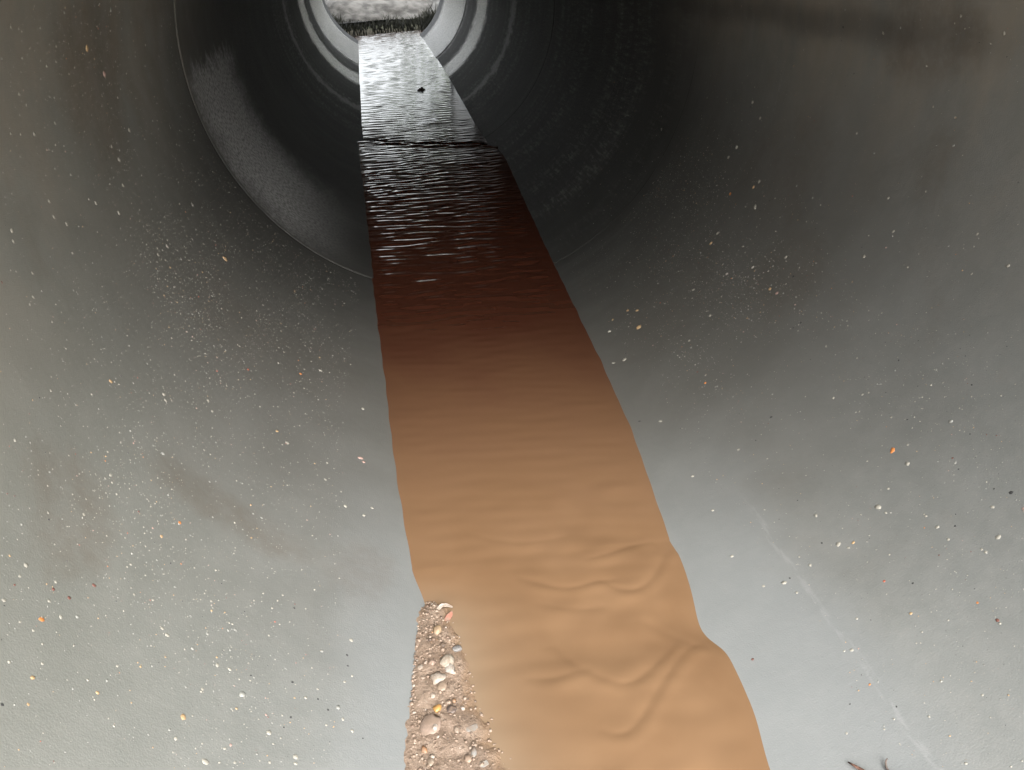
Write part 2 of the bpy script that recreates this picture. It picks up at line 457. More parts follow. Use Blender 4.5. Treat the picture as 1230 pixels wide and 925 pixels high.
ys = np.concatenate([np.arange(-0.6, 0.3, 0.02), np.arange(0.3, 0.75, 0.0025), np.arange(0.75, 3.0, 0.004), np.arange(3.0, 7.0, 0.01)])
us = np.linspace(-0.12, 1.12, 110)
Y, U = np.meshgrid(ys, us, indexing='ij')
xl, _ = edge(LT, Y); xr, _ = edge(RT, Y)
Xw = xl + (xr - xl) * U
# the ledge runs slantwise: shift the step along y with x
Ysh = Y + sstep(Y, 2.3, 2.45) * (1 - sstep(Y, 2.9, 3.1)) * 0.0
Zw = water_z(Xw, Ysh)
P = np.stack([Xw, Y, Zw], -1)
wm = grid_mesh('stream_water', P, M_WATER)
att = wm.color_attributes.new('shallow', 'FLOAT_COLOR', 'POINT')
rx = np.interp(Y, BR[:, 0], BR[:, 1])
sh = np.exp(-np.clip(Xw - rx, 0, 1) / 0.030) * (1 - sstep(Y, 0.53, 0.62))
sh = np.clip(sh, 0, 1).reshape(-1)
buf = np.ones((len(sh), 4), np.float32); buf[:, :3] = sh[:, None]
att.data.foreach_set('color', buf.reshape(-1))
wo_ = link('stream', wm)
tag(wo_, kind='structure')

# ------------------------------------------------------------------ sand bar and its stones
def bar_z(x, y):
    L = np.interp(y, BL[:, 0], BL[:, 1]); zl = np.interp(y, BL[:, 0], BL[:, 2])
    Rr = np.interp(y, BR[:, 0], BR[:, 1])
    s = (x - L) / (Rr - L)
    zw = water_z(np.asarray(x, float), np.asarray(y, float), False)
    z = zl + (zw - 0.0005 - zl) * np.clip(s, -0.5, 1.0) - np.clip(s - 1, 0, 3) * 0.006
    z = z + 0.003 * np.sin(np.clip(s, 0, 1) * math.pi) - sstep(y, 0.555, 0.60) * 0.012
    return z
by = np.arange(0.134, 0.60, 0.004)
bu = np.linspace(-0.12, 1.6, 64)
Yb, Ub = np.meshgrid(by, bu, indexing='ij')
Lb = np.interp(Yb, BL[:, 0], BL[:, 1]); Rb = np.interp(Yb, BR[:, 0], BR[:, 1])
Xb = Lb + (Rb - Lb) * Ub
Zb = bar_z(Xb, Yb)
bump = np.array([mnoise.fractal(Vector((a * 60, b * 60, 0.0)), 0.8, 2.0, 4) for a, b in zip(Xb.ravel(), Yb.ravel())]).reshape(Xb.shape)
Zb = Zb + 0.0022 * bump
bar_me = grid_mesh('sand_bar', np.stack([Xb, Yb, Zb], -1), M_SAND)
soak = 1 - sstep(Zb - water_z(Xb, Yb, False), 0.0006, 0.0045)
att = bar_me.color_attributes.new('soaked', 'FLOAT_COLOR', 'POINT')
buf = np.ones((soak.size, 4), np.float32); buf[:, :3] = soak.reshape(-1)[:, None]
att.data.foreach_set('color', buf.reshape(-1))
sb = link('sand_bar', bar_me)
tag(sb, kind='structure')

def pebble_bm(seed, sub=1, rough=0.28, flat=0.65):
    bm = bmesh.new()
    bmesh.ops.create_icosphere(bm, subdivisions=sub, radius=1.0)
    for v in bm.verts:
        n = mnoise.noise(v.co * 1.3 + Vector((seed * 7.1, seed * 3.3, seed)))
        n2 = mnoise.noise(v.co * 2.9 + Vector((seed * 1.1, seed * 5.3, seed)))
        v.co *= 1 + rough * n + rough * 0.5 * n2
        v.co.z *= flat
    return bm
def pebble_mesh(name, mat, seed, sub=2, rough=0.28, flat=0.65):
    bm = pebble_bm(seed, sub, rough, flat)
    me = bpy.data.meshes.new(name)
    bm.to_mesh(me); bm.free()
    me.materials.append(mat)
    me.polygons.foreach_set('use_smooth', [True] * len(me.polygons))
    return me

def bar_hit(x, y):                                              # slide along the sight line onto the bar
    zp = -0.945 * R
    d = Vector((x, y, zp)) - CAM
    t = 1.0
    for _ in range(6):
        q = CAM + d * t
        t = (float(bar_z(q.x, q.y)) - CAM.z) / d.z
    return CAM + d * t

def MP(nm, c, r=0.5):                       # a stone partly coated in river silt
    k = NT(nm)
    P = k.n('NewGeometry').outputs['Position']
    c = tuple(q * .55 for q in c)
    n = k.noise(P, 500.0, 4.0)
    col = k.mix(k.step(n, 0.3, 0.7), tuple(q * .8 for q in c), tuple(q * 1.15 for q in c))
    col = k.mix(k.step(k.noise(P, 170.0, 4.0, 0.65), 0.38, 0.66, 0.22, 0.85), col, (0.20, 0.145, 0.105))
    return k.out(col, r, k.bump(n, 0.0003, 0.6))
PEBBLES = [   # x, y, width mm, length mm, height factor, material, name, category, label
 (-0.1352, 0.4944, 13.6, 14, .5, MP('chalk', (.74, .68, .56)), 'pebble', 'pebble', 'largest cream white pebble, upper of the touching pair on the sand bar'),
 (-0.1331, 0.4855, 9.5, 13, .6, MP('bright chalk', (.82, .78, .70)), 'pebble', 'pebble', 'bright white pebble tucked against the lower right of the cream pebble'),
 (-0.145, 0.4779, 12.6, 12, .5, MP('white flint', (.76, .68, .58)), 'pebble', 'pebble', 'oval white pebble lying alone below the touching white pair'),
 (-0.1408, 0.5343, 8.7, 11, .6, MP('honey flint', (.58, .41, .24)), 'pebble', 'pebble', 'honey coloured pebble below the red shard near the tip of the sand bar'),
 (-0.137, 0.5152, 5.6, 7, .7, MP('peat', (.07, .05, .04)), 'pebble', 'pebble', 'small dark brown pebble left of the smooth wet grey stone'),
 (-0.1246, 0.5077, 9.0, 8, .6, simple('wet slate', (.20, .19, .18), .12, 300., .3, .0005), 'pebble', 'pebble', 'smooth wet grey stone at the water edge level with the cream pebble'),
 (-0.1487, 0.4962, 6.2, 7, .6, MP('pink quartz', (.62, .45, .36)), 'pebble', 'pebble', 'pale pink pebble left of the large cream pebble'),
 (-0.1595, 0.4928, 5.0, 7, .7, MP('milk quartz', (.72, .64, .54)), 'pebble', 'pebble', 'small white pebble nearest the pipe wall beside the cream pebble'),
 (-0.1478, 0.4462, 6.8, 8, .8, simple('amber', (.40, .22, .075), .15, 300., .3, .0002), 'pebble', 'pebble', 'round amber pebble left of the dark oval pebble'),
 (-0.136, 0.443, 8.2, 8, .55, MP('blue black', (.055, .05, .06), .35), 'pebble', 'pebble', 'dark oval pebble right of the amber pebble on the sand bar'),
 (-0.134, 0.4224, 5.0, 7, .7, MP('ivory', (.72, .60, .48)), 'pebble', 'pebble', 'ivory pebble between the pink slab and the pale blue flake'),
 (-0.1516, 0.4267, 4.4, 6, .7, MP('snow', (.80, .73, .65)), 'pebble', 'pebble', 'tiny white pebble resting on the broad pinkish slab'),
 (-0.1619, 0.4094, 5.2, 6.5, .7, MP('rust flint', (.64, .28, .09)), 'pebble', 'pebble', 'orange pebble near the bottom of the sand bar'),
 (-0.123, 0.3995, 5.2, 10, .6, MP('blue grey', (.40, .41, .40)), 'pebble', 'pebble', 'upright blue grey pebble low on the sand bar'),
 (-0.1284, 0.3946, 6.0, 7, .6, MP('peach', (.64, .46, .34)), 'pebble', 'pebble', 'peach coloured pebble left below the blue grey pebble'),
 (-0.1574, 0.3974, 4.6, 8, .6, MP('bone', (.66, .57, .45)), 'pebble', 'pebble', 'bone coloured narrow pebble at the bottom of the sand bar'),
 (-0.1423, 0.4675, 9.5, 9, .4, MP('buff', (.50, .38, .28)), 'pebble', 'pebble', 'flat buff pebble half sunk below the oval white pebble'),
 (-0.1509, 0.4605, 4.8, 6.5, .7, MP('white grit', (.74, .64, .54)), 'pebble', 'pebble', 'small round white pebble above the amber pebble'),
 (-0.1548, 0.4305, 16.0, 20, .35, MP('rose slab', (.46, .34, .27), .6), 'pebble', 'pebble', 'broad flat pinkish slab, the widest stone on the sand bar'),
]
for i, (x, y, wmm, lmm, hf, mat, nm, cat, lab) in enumerate(PEBBLES):
    q = bar_hit(x, y)
    me = pebble_mesh('pebble', mat, i + 1.0, 2, 0.45, 1.0)
    o = link('pebble', me)
    sx, sy = wmm / 2000.0, lmm / 2000.0
    o.scale = (sx, sy, min(sx, sy) * hf)
    o.location = (q.x, q.y, q.z + min(sx, sy) * hf * 0.2)
    if 'resting on' in lab:
        o.location.z += 0.0026
    o.rotation_euler = (random.uniform(-.15, .15), random.uniform(-.15, .15), random.uniform(-.5, .5))
    tag(o, lab, cat, 'pebbles on the sand bar')

def shard(name, x, y, outline, thick, mat, label, cat, arch=0.0, rz=0.0, tilt=0.2):
    q = bar_hit(x, y)
    bm = bmesh.new()
    top, bot = [], []
    for (a, b) in outline:
        top.append(bm.verts.new((a * .001, b * .001, thick * .001 + arch * .001 * (1 - (a / 11.0) ** 2))))
        bot.append(bm.verts.new((a * .001, b * .001, arch * .001 * (1 - (a / 11.0) ** 2))))
    bm.faces.new(top); bm.faces.new(bot[::-1])
    n = len(top)
    for i in range(n):
        bm.faces.new((top[i], bot[i], bot[(i + 1) % n], top[(i + 1) % n]))
    bmesh.ops.recalc_face_normals(bm, faces=bm.faces)
    bmesh.ops.bevel(bm, geom=list(bm.edges), offset=thick * .0002, segments=2, affect='EDGES')
    me = bpy.data.meshes.new(name); bm.to_mesh(me); bm.free()
    me.materials.append(mat)
    o = link(name, me, None, (q.x, q.y, q.z + 0.0004))
    o.rotation_euler = (tilt, 0.1, rz)
    return tag(o, label, cat)
shard('shell_fragment', -0.132, 0.5603, [(-9, -3), (-6.5, 1.5), (-2, 4.5), (3, 4), (9, 1), (8.5, -.5), (3, 1), (-1, 1.2), (-4, -1.5), (-7, -4.5)], 1.6,
      MP('shell', (.62, .54, .46), .3), 'curved white shell fragment at the tip of the sand bar', 'shell', 1.5, 0.0, 0.5)
shard('brick_shard', -0.129, 0.5488, [(-5, -4), (-2, 1), (5, 5), (4.5, 0), (0, -5)], 2.6,
      MP('red brick', (.50, .15, .09)), 'small red shard under the white shell fragment', 'shard', 0.0, 0.1, 0.5)
shard('slate_flake', -0.1217, 0.4207, [(-5, -2), (-4.5, 1.5), (4.5, 3.5), (5.2, 0), (1, -2.6)], 1.5,
      MP('blue flake', (.44, .48, .47), .35), 'pale blue grey flake at the water edge of the sand bar', 'flake', 0.0, 0.05, 0.15)
shard('slate_flake', -0.1166, 0.3872, [(-4, -2), (-3, 1.6), (3.2, 2.4), (4.2, -1), (0, -2.6)], 1.2,
      MP('pale flake', (.52, .53, .50), .35), 'lowest pale flake, at the bottom edge of the picture on the sand bar', 'flake', 0.0, 0.1, 0.15)

# loose gravel too small and too many to count
SK = list(STONE)
def stone_cloud(name, items, mats, parent=None):
    """items: (centre, axes matrix 3x3 columns scaled, material index)"""
    tmpl = []
    for s in range(6):
        bm = pebble_bm(s + 20.0, 1, 0.30, 1.0)
        bm.verts.ensure_lookup_table()
        tmpl.append((np.array([v.co[:] for v in bm.verts]), np.array([[v.index for v in f.verts] for f in bm.faces])))
        bm.free()
    V, F, MI = [], [], []
    off = 0
    for i, (c, A, mi) in enumerate(items):
        tv, tf = tmpl[i % 6]
        V.append(tv @ np.array(A).T + np.array(c)); F.append(tf + off); MI += [mi] * len(tf)
        off += len(tv)
    me = mesh_from(name, np.concatenate(V).tolist(), np.concatenate(F).tolist(), mats)
    me.polygons.foreach_set('material_index', MI)
    return link(name, me, parent)
GM = [MP('gravel sand', (.44, .32, .235)), MP('gravel pale', (.55, .43, .335)), MP('gravel white', (.72, .64, .55)),
      MP('gravel dark', (.13, .09, .07)), MP('gravel brown', (.25, .16, .11)), MP('gravel orange', (.58, .30, .13))]
items = []
for i in range(1500):
    y = random.uniform(0.28, 0.572)
    L = float(np.interp(y, BL[:, 0], BL[:, 1])); Rr = float(np.interp(y, BR[:, 0], BR[:, 1]))
    s = min(random.random() ** 1.35 * 1.12, 1.1)
    x = L + (Rr - L) * s
    r = min(0.0005 + random.expovariate(1 / 0.00045), 0.0026)
    if s > 0.85: r *= 0.7
    z = float(bar_z(x, y)) + r * 0.25
    a = random.uniform(0, 6.28); f = random.uniform(.6, .95); e = random.uniform(.7, 1.3)
    A = np.array([[math.cos(a) * r * e, -math.sin(a) * r, 0], [math.sin(a) * r * e, math.cos(a) * r, 0], [0, 0, r * f]])
    items.append(((x, y, z), A, random.choices(range(6), (6, 2.2, .45, .8, 2.2, .2))[0]))
g = stone_cloud('gravel', items, GM)
tag(g, kind='stuff')

# ------------------------------------------------------------------ aggregate showing in the bore
SPECKS = '-0.7403,0.3614,3.37,w -0.7004,0.4235,3.53,g -0.6459,0.3979,2.86,w -0.7896,0.3883,3.05,t -0.7932,0.3705,1.96,w -0.5967,0.3836,2.98,w -0.5958,0.3783,1.91,w -0.7525,0.4412,2.47,w -0.7295,0.4417,2.1,w -0.5262,0.4346,2.55,g -0.5873,0.4372,1.75,w -0.503,0.5086,2.7,w -0.4992,0.4153,1.9,w -0.5164,0.4245,1.73,w -0.5464,0.4162,1.51,w -0.769,0.4156,1.77,w -0.511,0.4906,2.14,k -0.5089,0.4789,1.65,k -0.5446,0.4303,1.51,k -0.564,0.4384,1.52,k -0.4794,0.41,1.31,k -0.7143,0.3754,1.68,w -0.706,0.3793,1.52,p -0.8013,0.4467,1.87,g -0.6949,0.3672,1.49,w -0.6387,0.3743,1.53,w -0.8487,0.4482,2.24,w -0.7817,0.4663,1.95,g -0.5613,0.4887,2.16,g -0.5004,0.4691,1.68,w -0.5149,0.4615,1.65,w -1.0423,0.4055,2.73,o -1.0184,0.4156,2.02,w -0.9954,0.4231,1.89,g -0.9911,0.455,2.22,b -1.019,0.433,1.75,b -1.0462,0.4313,1.73,b -1.0479,0.4379,1.72,w -1.0442,0.4212,1.51,w -1.1019,0.4011,2.05,w -1.0992,0.4341,2.17,w -1.099,0.4239,1.5,w -0.9239,0.468,1.5,w -0.86,0.4518,1.9,w -1.019,0.3656,2.08,t -0.9258,0.3784,1.75,t -0.9108,0.404,1.52,w -1.0092,0.3489,1.44,t -1.0145,0.3777,1.54,w -1.0566,0.3665,1.45,w -1.0398,0.3408,1.96,k -1.0682,0.3946,1.41,w -1.0462,0.3949,1.42,w -0.9472,0.4928,1.4,w -1.1964,0.9444,3.73,w -1.0188,1.124,5.75,t -1.3528,0.7591,2.15,w -1.3468,0.6542,2.05,w -1.1305,0.6689,2.73,t -1.0157,0.719,2.7,w -1.0068,0.7126,2.67,w -0.9135,0.7673,2.63,w -0.8952,0.7538,2.5,w -0.6892,0.7779,3.39,w -0.7207,0.7913,2.76,t -0.6185,0.9912,3.59,w -0.6807,0.9543,2.97,o -0.8367,0.886,2.35,r -0.4762,0.9276,3.32,w -0.4841,0.8051,4.59,p -0.4747,0.798,3.14,p -0.5227,0.7004,3.05,w -0.4755,0.6929,2.71,w -0.4537,0.7102,2.49,w -0.8868,0.5667,2.36,o -1.2158,0.591,1.61,w -1.2153,0.517,1.78,w -1.0553,0.508,1.82,w -1.0438,0.5649,2.05,w -0.9666,0.6368,2.9,g -1.3791,0.6741,1.83,w -1.3417,0.6432,1.51,w -0.5778,0.7376,2.23,w -0.5763,0.7716,2.02,w 0.8079,0.5654,4.05,o 0.8086,0.5415,2.98,w 0.8963,0.4481,3.51,k 0.702,0.5236,3.86,w 0.5898,0.5583,2.43,w 0.5873,0.5141,3.4,w 0.6136,0.5065,2.24,t 0.599,0.5048,1.79,w 0.4467,0.5064,2.96,w 0.4055,0.5136,2.07,w 0.8552,0.4496,2.36,w 0.758,0.4683,2.44,w 0.8216,0.4256,2.85,w 0.7866,0.4222,1.9,w 0.7848,0.4262,1.53,w 0.7435,0.5333,2.05,w 0.7049,0.5132,1.79,w 0.7554,0.4523,1.8,w 0.8784,0.5808,1.87,k 0.8671,0.4993,1.48,k 0.6615,0.7156,2.95,k 0.7994,0.4667,1.42,k 0.7822,0.4584,1.4,k 0.562,0.526,2.13,k 0.5793,0.5878,1.97,k 0.5861,0.8446,2.48,o 0.6325,0.9484,2.79,w 0.4061,0.6994,2.7,w 0.4017,0.635,2.47,w 0.3819,0.5643,2.45,w 0.7121,0.3917,1.46,o 0.611,0.4549,1.65,r 0.649,0.4379,1.79,k 0.4565,0.4899,1.78,w 0.9319,0.5427,2.67,g 0.5131,0.5102,2.04,w 0.8049,0.674,2.24,w 0.8562,0.6474,1.85,w 0.5436,0.7013,2.39,w 0.8729,0.5069,2.11,g 0.7572,0.4842,1.7,w 0.4801,0.4132,2.14,w 0.716,0.3711,2.09,b 0.7151,0.3679,1.4,w 0.4865,0.3534,1.37,k 0.4209,0.3716,1.1,k 0.5212,0.3354,1.36,w 0.6131,0.3302,1.33,w 0.3877,0.3514,1.37,w 0.4464,0.3422,1.2,w 0.3071,0.4447,1.87,b 0.5231,0.2951,1.42,w 0.6098,0.4155,1.93,t 0.5237,0.4371,1.62,w 0.5434,0.4291,1.38,k 1.6852,0.7007,2.47,w 1.6544,0.891,2.63,w 1.711,0.7631,2.17,w 1.3464,1.1526,3.74,w 1.1862,1.2045,4.01,w 1.229,1.192,4.41,w 1.3855,1.191,3.88,w 1.082,1.1425,3.8,o 1.0881,1.0561,4.74,w 1.1394,1.089,3.57,t 1.1644,1.0816,3.53,w 1.4005,0.9015,2.4,w 1.2135,0.7642,2.66,w 1.1269,0.7862,3.04,w 1.0137,0.919,3.34,w 1.2551,0.599,2.77,w 1.2872,0.6516,2.23,w 1.2799,0.7981,2.46,w 0.9138,0.9031,3.32,t 0.9164,0.8855,3.56,p 0.8658,1.0104,3.27,w 0.9105,1.1043,3.72,t 0.9506,1.1069,3.71,w 0.9322,0.9693,3.58,w 0.7339,0.9638,3.25,w 0.5617,1.1087,3.86,t 0.5356,1.1258,3.41,t 0.4378,1.0977,4.31,w 0.4718,1.1261,2.97,t 0.5302,1.0617,6.18,t 0.755,1.0476,3.55,w 0.9819,0.8797,2.77,k 0.8939,0.8061,2.28,k 1.1555,0.7149,1.94,w 1.4424,0.7317,2.72,g 1.5012,0.7423,2.19,w 1.5123,0.7794,2,w 1.2079,0.6326,1.7,w 1.328,0.7453,1.7,w 0.4263,0.9996,4.51,w 0.3894,1.0051,3.39,w 0.3615,0.8425,2.52,k 0.4137,0.8227,3,w -1.7085,0.9834,4.68,t -1.6661,0.7794,2.46,w -1.6378,1.0293,5.03,p -1.4836,1.0639,3.88,w -1.4379,0.9875,4.29,w -1.4609,0.6774,2.87,w -1.4442,0.6717,2.55,w -1.3959,0.866,3.28,w -1.4044,0.7787,2.85,w -1.4615,0.7659,2.47,w -1.431,0.761,2.46,w -1.5869,0.7881,2.53,w -1.1978,1.1632,3.81,w -1.3409,0.9116,3.53,w -1.1888,0.9851,3.95,w -1.3821,0.9636,3.29,w -1.4755,0.9807,3,w -1.7841,0.786,2.11,w -1.7818,1.0901,4.2,g -1.5868,0.8433,2.08,w'
AGG = {c: [pebble_mesh('aggregate_stone', m, q * 2.0 + ord(c), 1, 0.32, 1.0) for q in range(3)] for c, m in STONE.items()}
def on_bore(th, y, r, lift=0.25):
    n = Vector((-math.sin(th), 0, math.cos(th)))                # inward
    return Vector((math.sin(th) * R, y, -math.cos(th) * R)) - n * (r * (0.6 - lift) * 0.55), n
def bore_axes(n, r, rot, e, f):
    t = Vector((0, 1, 0)); b = n.cross(t)
    u = t * math.cos(rot) + b * math.sin(rot); v = n.cross(u)
    return u * (r * e), v * (r / e), n * (r * f)
parts = []
for s in SPECKS.split():
    a = s.split(',')
    parts.append((float(a[0]), float(a[1]), float(a[2]) / 1170.0, a[3]))
def rand_spot():
    while True:
        y = random.uniform(0.22, 1.42) if random.random() < 0.88 else random.uniform(1.46, 2.4)
        th = random.uniform(-1.95, 1.95)
        lim = -0.53 if th < 0 else 0.44
        if (th < 0 and th > lim + 0.10 * min(1, max(0, y - 0.9))) or (0 <= th < lim):
            continue
        d = 0.30 + 1.7 * max(0, mnoise.noise(Vector((th * 2.6, y * 3.6, 5.0)))) + 0.7 * max(0, mnoise.noise(Vector((th * 9, y * 9, 1.0))))
        if th > 0: d *= 0.50 + 1.3 * math.exp(-((th - 0.75 - 0.5 * (y - 1.0)) / 0.22) ** 2) * min(1, max(0, (y - .7) * 3))
        if th < 0: d *= 0.7 + 1.1 * math.exp(-((th + 0.95) / 0.40) ** 2) * min(1, max(0, (y - .35) * 3))
        if abs(th) > 1.25: d *= 0.45
        if y > 1.45: d *= 0.35
        if random.random() * 1.5 < d:
            return th, y
def rand_kind():
    return random.choices('wgtorbkp', (56, 26, 8, .7, .5, 2.5, 7, 4))[0]
for i in range(96):
    th, y = rand_spot()
    parts.append((th, min(y, 1.42), random.uniform(0.0010, 0.0017), rand_kind()))
for i, (th, y, r, c) in enumerate(parts[:298]):
    p, n = on_bore(th, y, r, 0.35 if c != 'k' else 0.15)
    f = random.uniform(.42, .62)
    u, v, nn = bore_axes(n, r, random.uniform(0, 6.28), random.uniform(.85, 1.2), f)
    pi_ = 0 if y < 1.449 else 1
    o = link('aggregate_stone', random.choice(AGG[c]), PIPES[pi_])
    o.matrix_local = Matrix(((u.x, v.x, nn.x, p.x - SHIFT[pi_][0]), (u.y, v.y, nn.y, p.y - JOINTS[pi_]), (u.z, v.z, nn.z, p.z - SHIFT[pi_][1]), (0, 0, 0, 1)))
its = [[], []]
for i in range(21000):
    th, y = rand_spot()
    r = min(0.00026 + random.expovariate(1 / 0.00020), 0.0012) * (1.15 if y > 0.8 else 1.0)
    p, n = on_bore(th, y, r, 0.4)
    u, v, nn = bore_axes(n, r, random.uniform(0, 6.28), random.uniform(.8, 1.3), .6)
    k = 0 if y < 1.44 else 1
    its[k].append(((p.x - SHIFT[k][0], p.y - JOINTS[k], p.z - SHIFT[k][1]), np.array([u, v, nn]).T, SK.index(rand_kind())))
for k in (0, 1):
    o = stone_cloud('fine_aggregate', its[k], [STONE[c] for c in SK], PIPES[k])
    o['kind'] = 'stuff'

# ------------------------------------------------------------------ twigs and the clump in the stream
def tube(name, pts, radii, mat, ns=7):
    pts = [Vector(p) for p in pts]
    vs, fs = [], []
    for i, p in enumerate(pts):
        d = (pts[min(i + 1, len(pts) - 1)] - pts[max(i - 1, 0)]).normalized()
        a = d.orthogonal().normalized() if i == 0 else (a - d * a.dot(d)).normalized()
        b = d.cross(a)
        for k in range(ns):
            t = 2 * math.pi * k / ns
            rr = radii[i] * (1 + 0.15 * mnoise.noise(Vector((i * .9, k * 1.3, radii[0] * 900))))
            vs.append(tuple(p + (a * math.cos(t) + b * math.sin(t)) * rr))
    for i in range(len(pts) - 1):
        for k in range(ns):
            k2 = (k + 1) % ns
            fs.append((i * ns + k, i * ns + k2, (i + 1) * ns + k2, (i + 1) * ns + k))
    fs.append(tuple(range(ns))[::-1]); fs.append(tuple((len(pts) - 1) * ns + k for k in range(ns)))
    return mesh_from(name, vs, fs, mat)
M_TWIG = simple('twig bark', (.16, .085, .06), .7, 200., .4, .0006)
M_TWIG2 = simple('grey twig bark', (.11, .085, .07), .7, 200., .4, .0006)
t1 = [(0.1572, 0.3358, -0.4196), (0.1592, 0.3312, -0.4178), (0.1616, 0.3262, -0.4163), (0.1648, 0.3205, -0.4155), (0.170, 0.314, -0.4140), (0.180, 0.305, -0.4105)]
o = link('twig', tube('twig', [(a + .002, b - .006, c + .0006) for a, b, c in t1], [.0005, .0010, .0014, .0017, .0018, .0016], M_TWIG))
tag(o, 'short reddish brown twig on the concrete at the bottom right', 'twig', 'twigs')
t2 = [(0.1825, 0.3245, -0.4085), (0.1802, 0.3228, -0.4095), (0.1788, 0.3198, -0.4105), (0.1788, 0.3165, -0.4112), (0.182, 0.3125, -0.4105), (0.188, 0.3085, -0.4075)]
o = link('twig', tube('twig', [(a + .001, b - .004, c + .0004) for a, b, c in t2], [.0004, .0006, .0008, .0009, .0011, .0011], M_TWIG2))
tag(o, 'thin dark hooked twig right of the reddish brown twig', 'twig', 'twigs')
M_LEAF = simple('rotten leaf', (.04, .03, .025), .6, 90., .4, .001)
bm = bmesh.new()
for j, (dx, dy, s, hz) in enumerate([(0, 0, .011, .008), (.012, .006, .008, .005), (-.010, -.004, .008, .006), (.004, .008, .007, .011)]):
    b2 = pebble_bm(40.0 + j, 2, .45, 1.0)
    me2 = bpy.data.meshes.new('tmp'); b2.to_mesh(me2); b2.free()
    me2.transform(Matrix.Translation((dx, dy, hz * .4)) @ Matrix.Diagonal((s, s * .8, hz, 1)))
    bm.from_mesh(me2); bpy.data.meshes.remove(me2)
me = bpy.data.meshes.new('leaf_clump'); bm.to_mesh(me); bm.free(); me.materials.append(M_LEAF)
o = link('leaf_clump', me, None, (0.068, 3.79, float(water_z(np.array(0.068), np.array(3.79), False)) - .001))
tag(o, 'small dark clump of leaves caught in the bright far reach of the stream', 'leaf clump')

# ------------------------------------------------------------------ outside: embankment over the pipe, ground, far bank
def ground_mat():
    k = NT('bank earth and turf')
    g = k.n('NewGeometry')
    P = g.outputs['Position']
    c = k.mix(k.step(k.noise(P, 0.8, 6.0), 0.35, 0.65), (0.11, 0.095, 0.06), (0.075, 0.10, 0.035))
    c = k.mix(k.mul(k.step(k.noise(P, 9.0, 5.0), 0.5, 0.7), 0.6), c, (0.17, 0.14, 0.10))
    return k.out(c, 0.9, k.bump(k.noise(P, 14.0, 6.0), 0.03, 0.8))
M_GROUND = ground_mat()
def ground_h(x, y):
    ax = np.abs(x)
    bank = sstep(ax, 0.45, 2.2) * 0.55
    up = sstep(y, 6.45, 6.75)
    h = -0.475 + bank * ((y < -9.0) | (y > 6.6)) + up * (0.045 + 0.0 * x)
    ch = np.exp(-(x / 0.27) ** 4) * 0.06
    h = h - up * ch * (1 - sstep(y, 6.9, 7.2))
    h = h + up * sstep(y, 7.0, 7.4) * (1 - sstep(y, 7.9, 8.6)) * 0.05
    return h
def axis(dense, far):
    return np.array(sorted(set(np.round(np.concatenate([-np.array(far), dense, np.array(far)]), 3))))
gx = axis(np.concatenate([np.arange(-3, 3.01, 0.075)]), [4, 6, 10, 20, 50, 150, 500, 1500])
gy = np.array(sorted(set(np.round(np.concatenate([[-1500, -500, -150, -50, -20, -10, -6, -4], np.arange(-3, 10.01, 0.075), [11, 12, 14, 18, 25, 40, 80, 200, 600, 1500]]), 3))))
GX, GY = np.meshgrid(gx, gy, indexing='ij')
GZ = ground_h(GX, GY)
rough = np.array([mnoise.fractal(Vector((a * 3, b * 3, 0.0)), 1.0, 2.0, 4) for a, b in zip(GX.ravel(), GY.ravel())]).reshape(GX.shape)
GZ = GZ + 0.02 * rough * ((GY < -0.6) | (GY > 6.9)) * (np.abs(GX) > 0.3)
gr = link('ground', grid_mesh('ground', np.stack([GX, GY, GZ], -1), M_GROUND))
tag(gr, kind='structure')

def embankment():                                # earth fill over the pipe, mouth faces flush with the headwalls
    na = 64
    vs, fs = [], []
    rects = []
    for yy in (0.15, 6.57):
        inner, outer = [], []
        for i in range(na):
            a = 2 * math.pi * (i + .5) / na
            ca, sa = math.cos(a), math.sin(a)
            vs.append((ca * (R + .056), yy, sa * (R + .056))); inner.append(len(vs) - 1)
            t = min(7.0 / max(abs(ca), 1e-6), (1.3 if sa > 0 else 0.56) / max(abs(sa), 1e-6))
            vs.append((ca * t, yy, sa * t)); outer.append(len(vs) - 1)
        rects.append((inner, outer))
    for inner, outer in rects:
        for i in range(na):
            j = (i + 1) % na
            fs.append((inner[i], inner[j], outer[j], outer[i]))
    for i in range(na):
        j = (i + 1) % na
        fs.append((rects[0][1][i], rects[0][1][j], rects[1][1][j], rects[1][1][i]))
    o = link('embankment', mesh_from('embankment', vs, fs, M_GROUND, False))
    tag(o, kind='structure')
embankment()

M_BOUNCE_APRON = simple('bounce apron concrete', (.40, .39, .36), .85, 6., .25, .004)  # unseen slab added behind the camera to bounce light into the bore
bm = bmesh.new()
bmesh.ops.create_cube(bm, size=1.0)
bmesh.ops.scale(bm, vec=(6.0, 5.0, 0.10), verts=bm.verts)
bmesh.ops.bevel(bm, geom=list(bm.edges), offset=0.01, segments=2, affect='EDGES')
me = bpy.data.meshes.new('bounce_apron'); bm.to_mesh(me); bm.free(); me.materials.append(M_BOUNCE_APRON)
o = link('bounce_apron', me, None, (0, -2.385, -0.512))
tag(o, kind='structure')

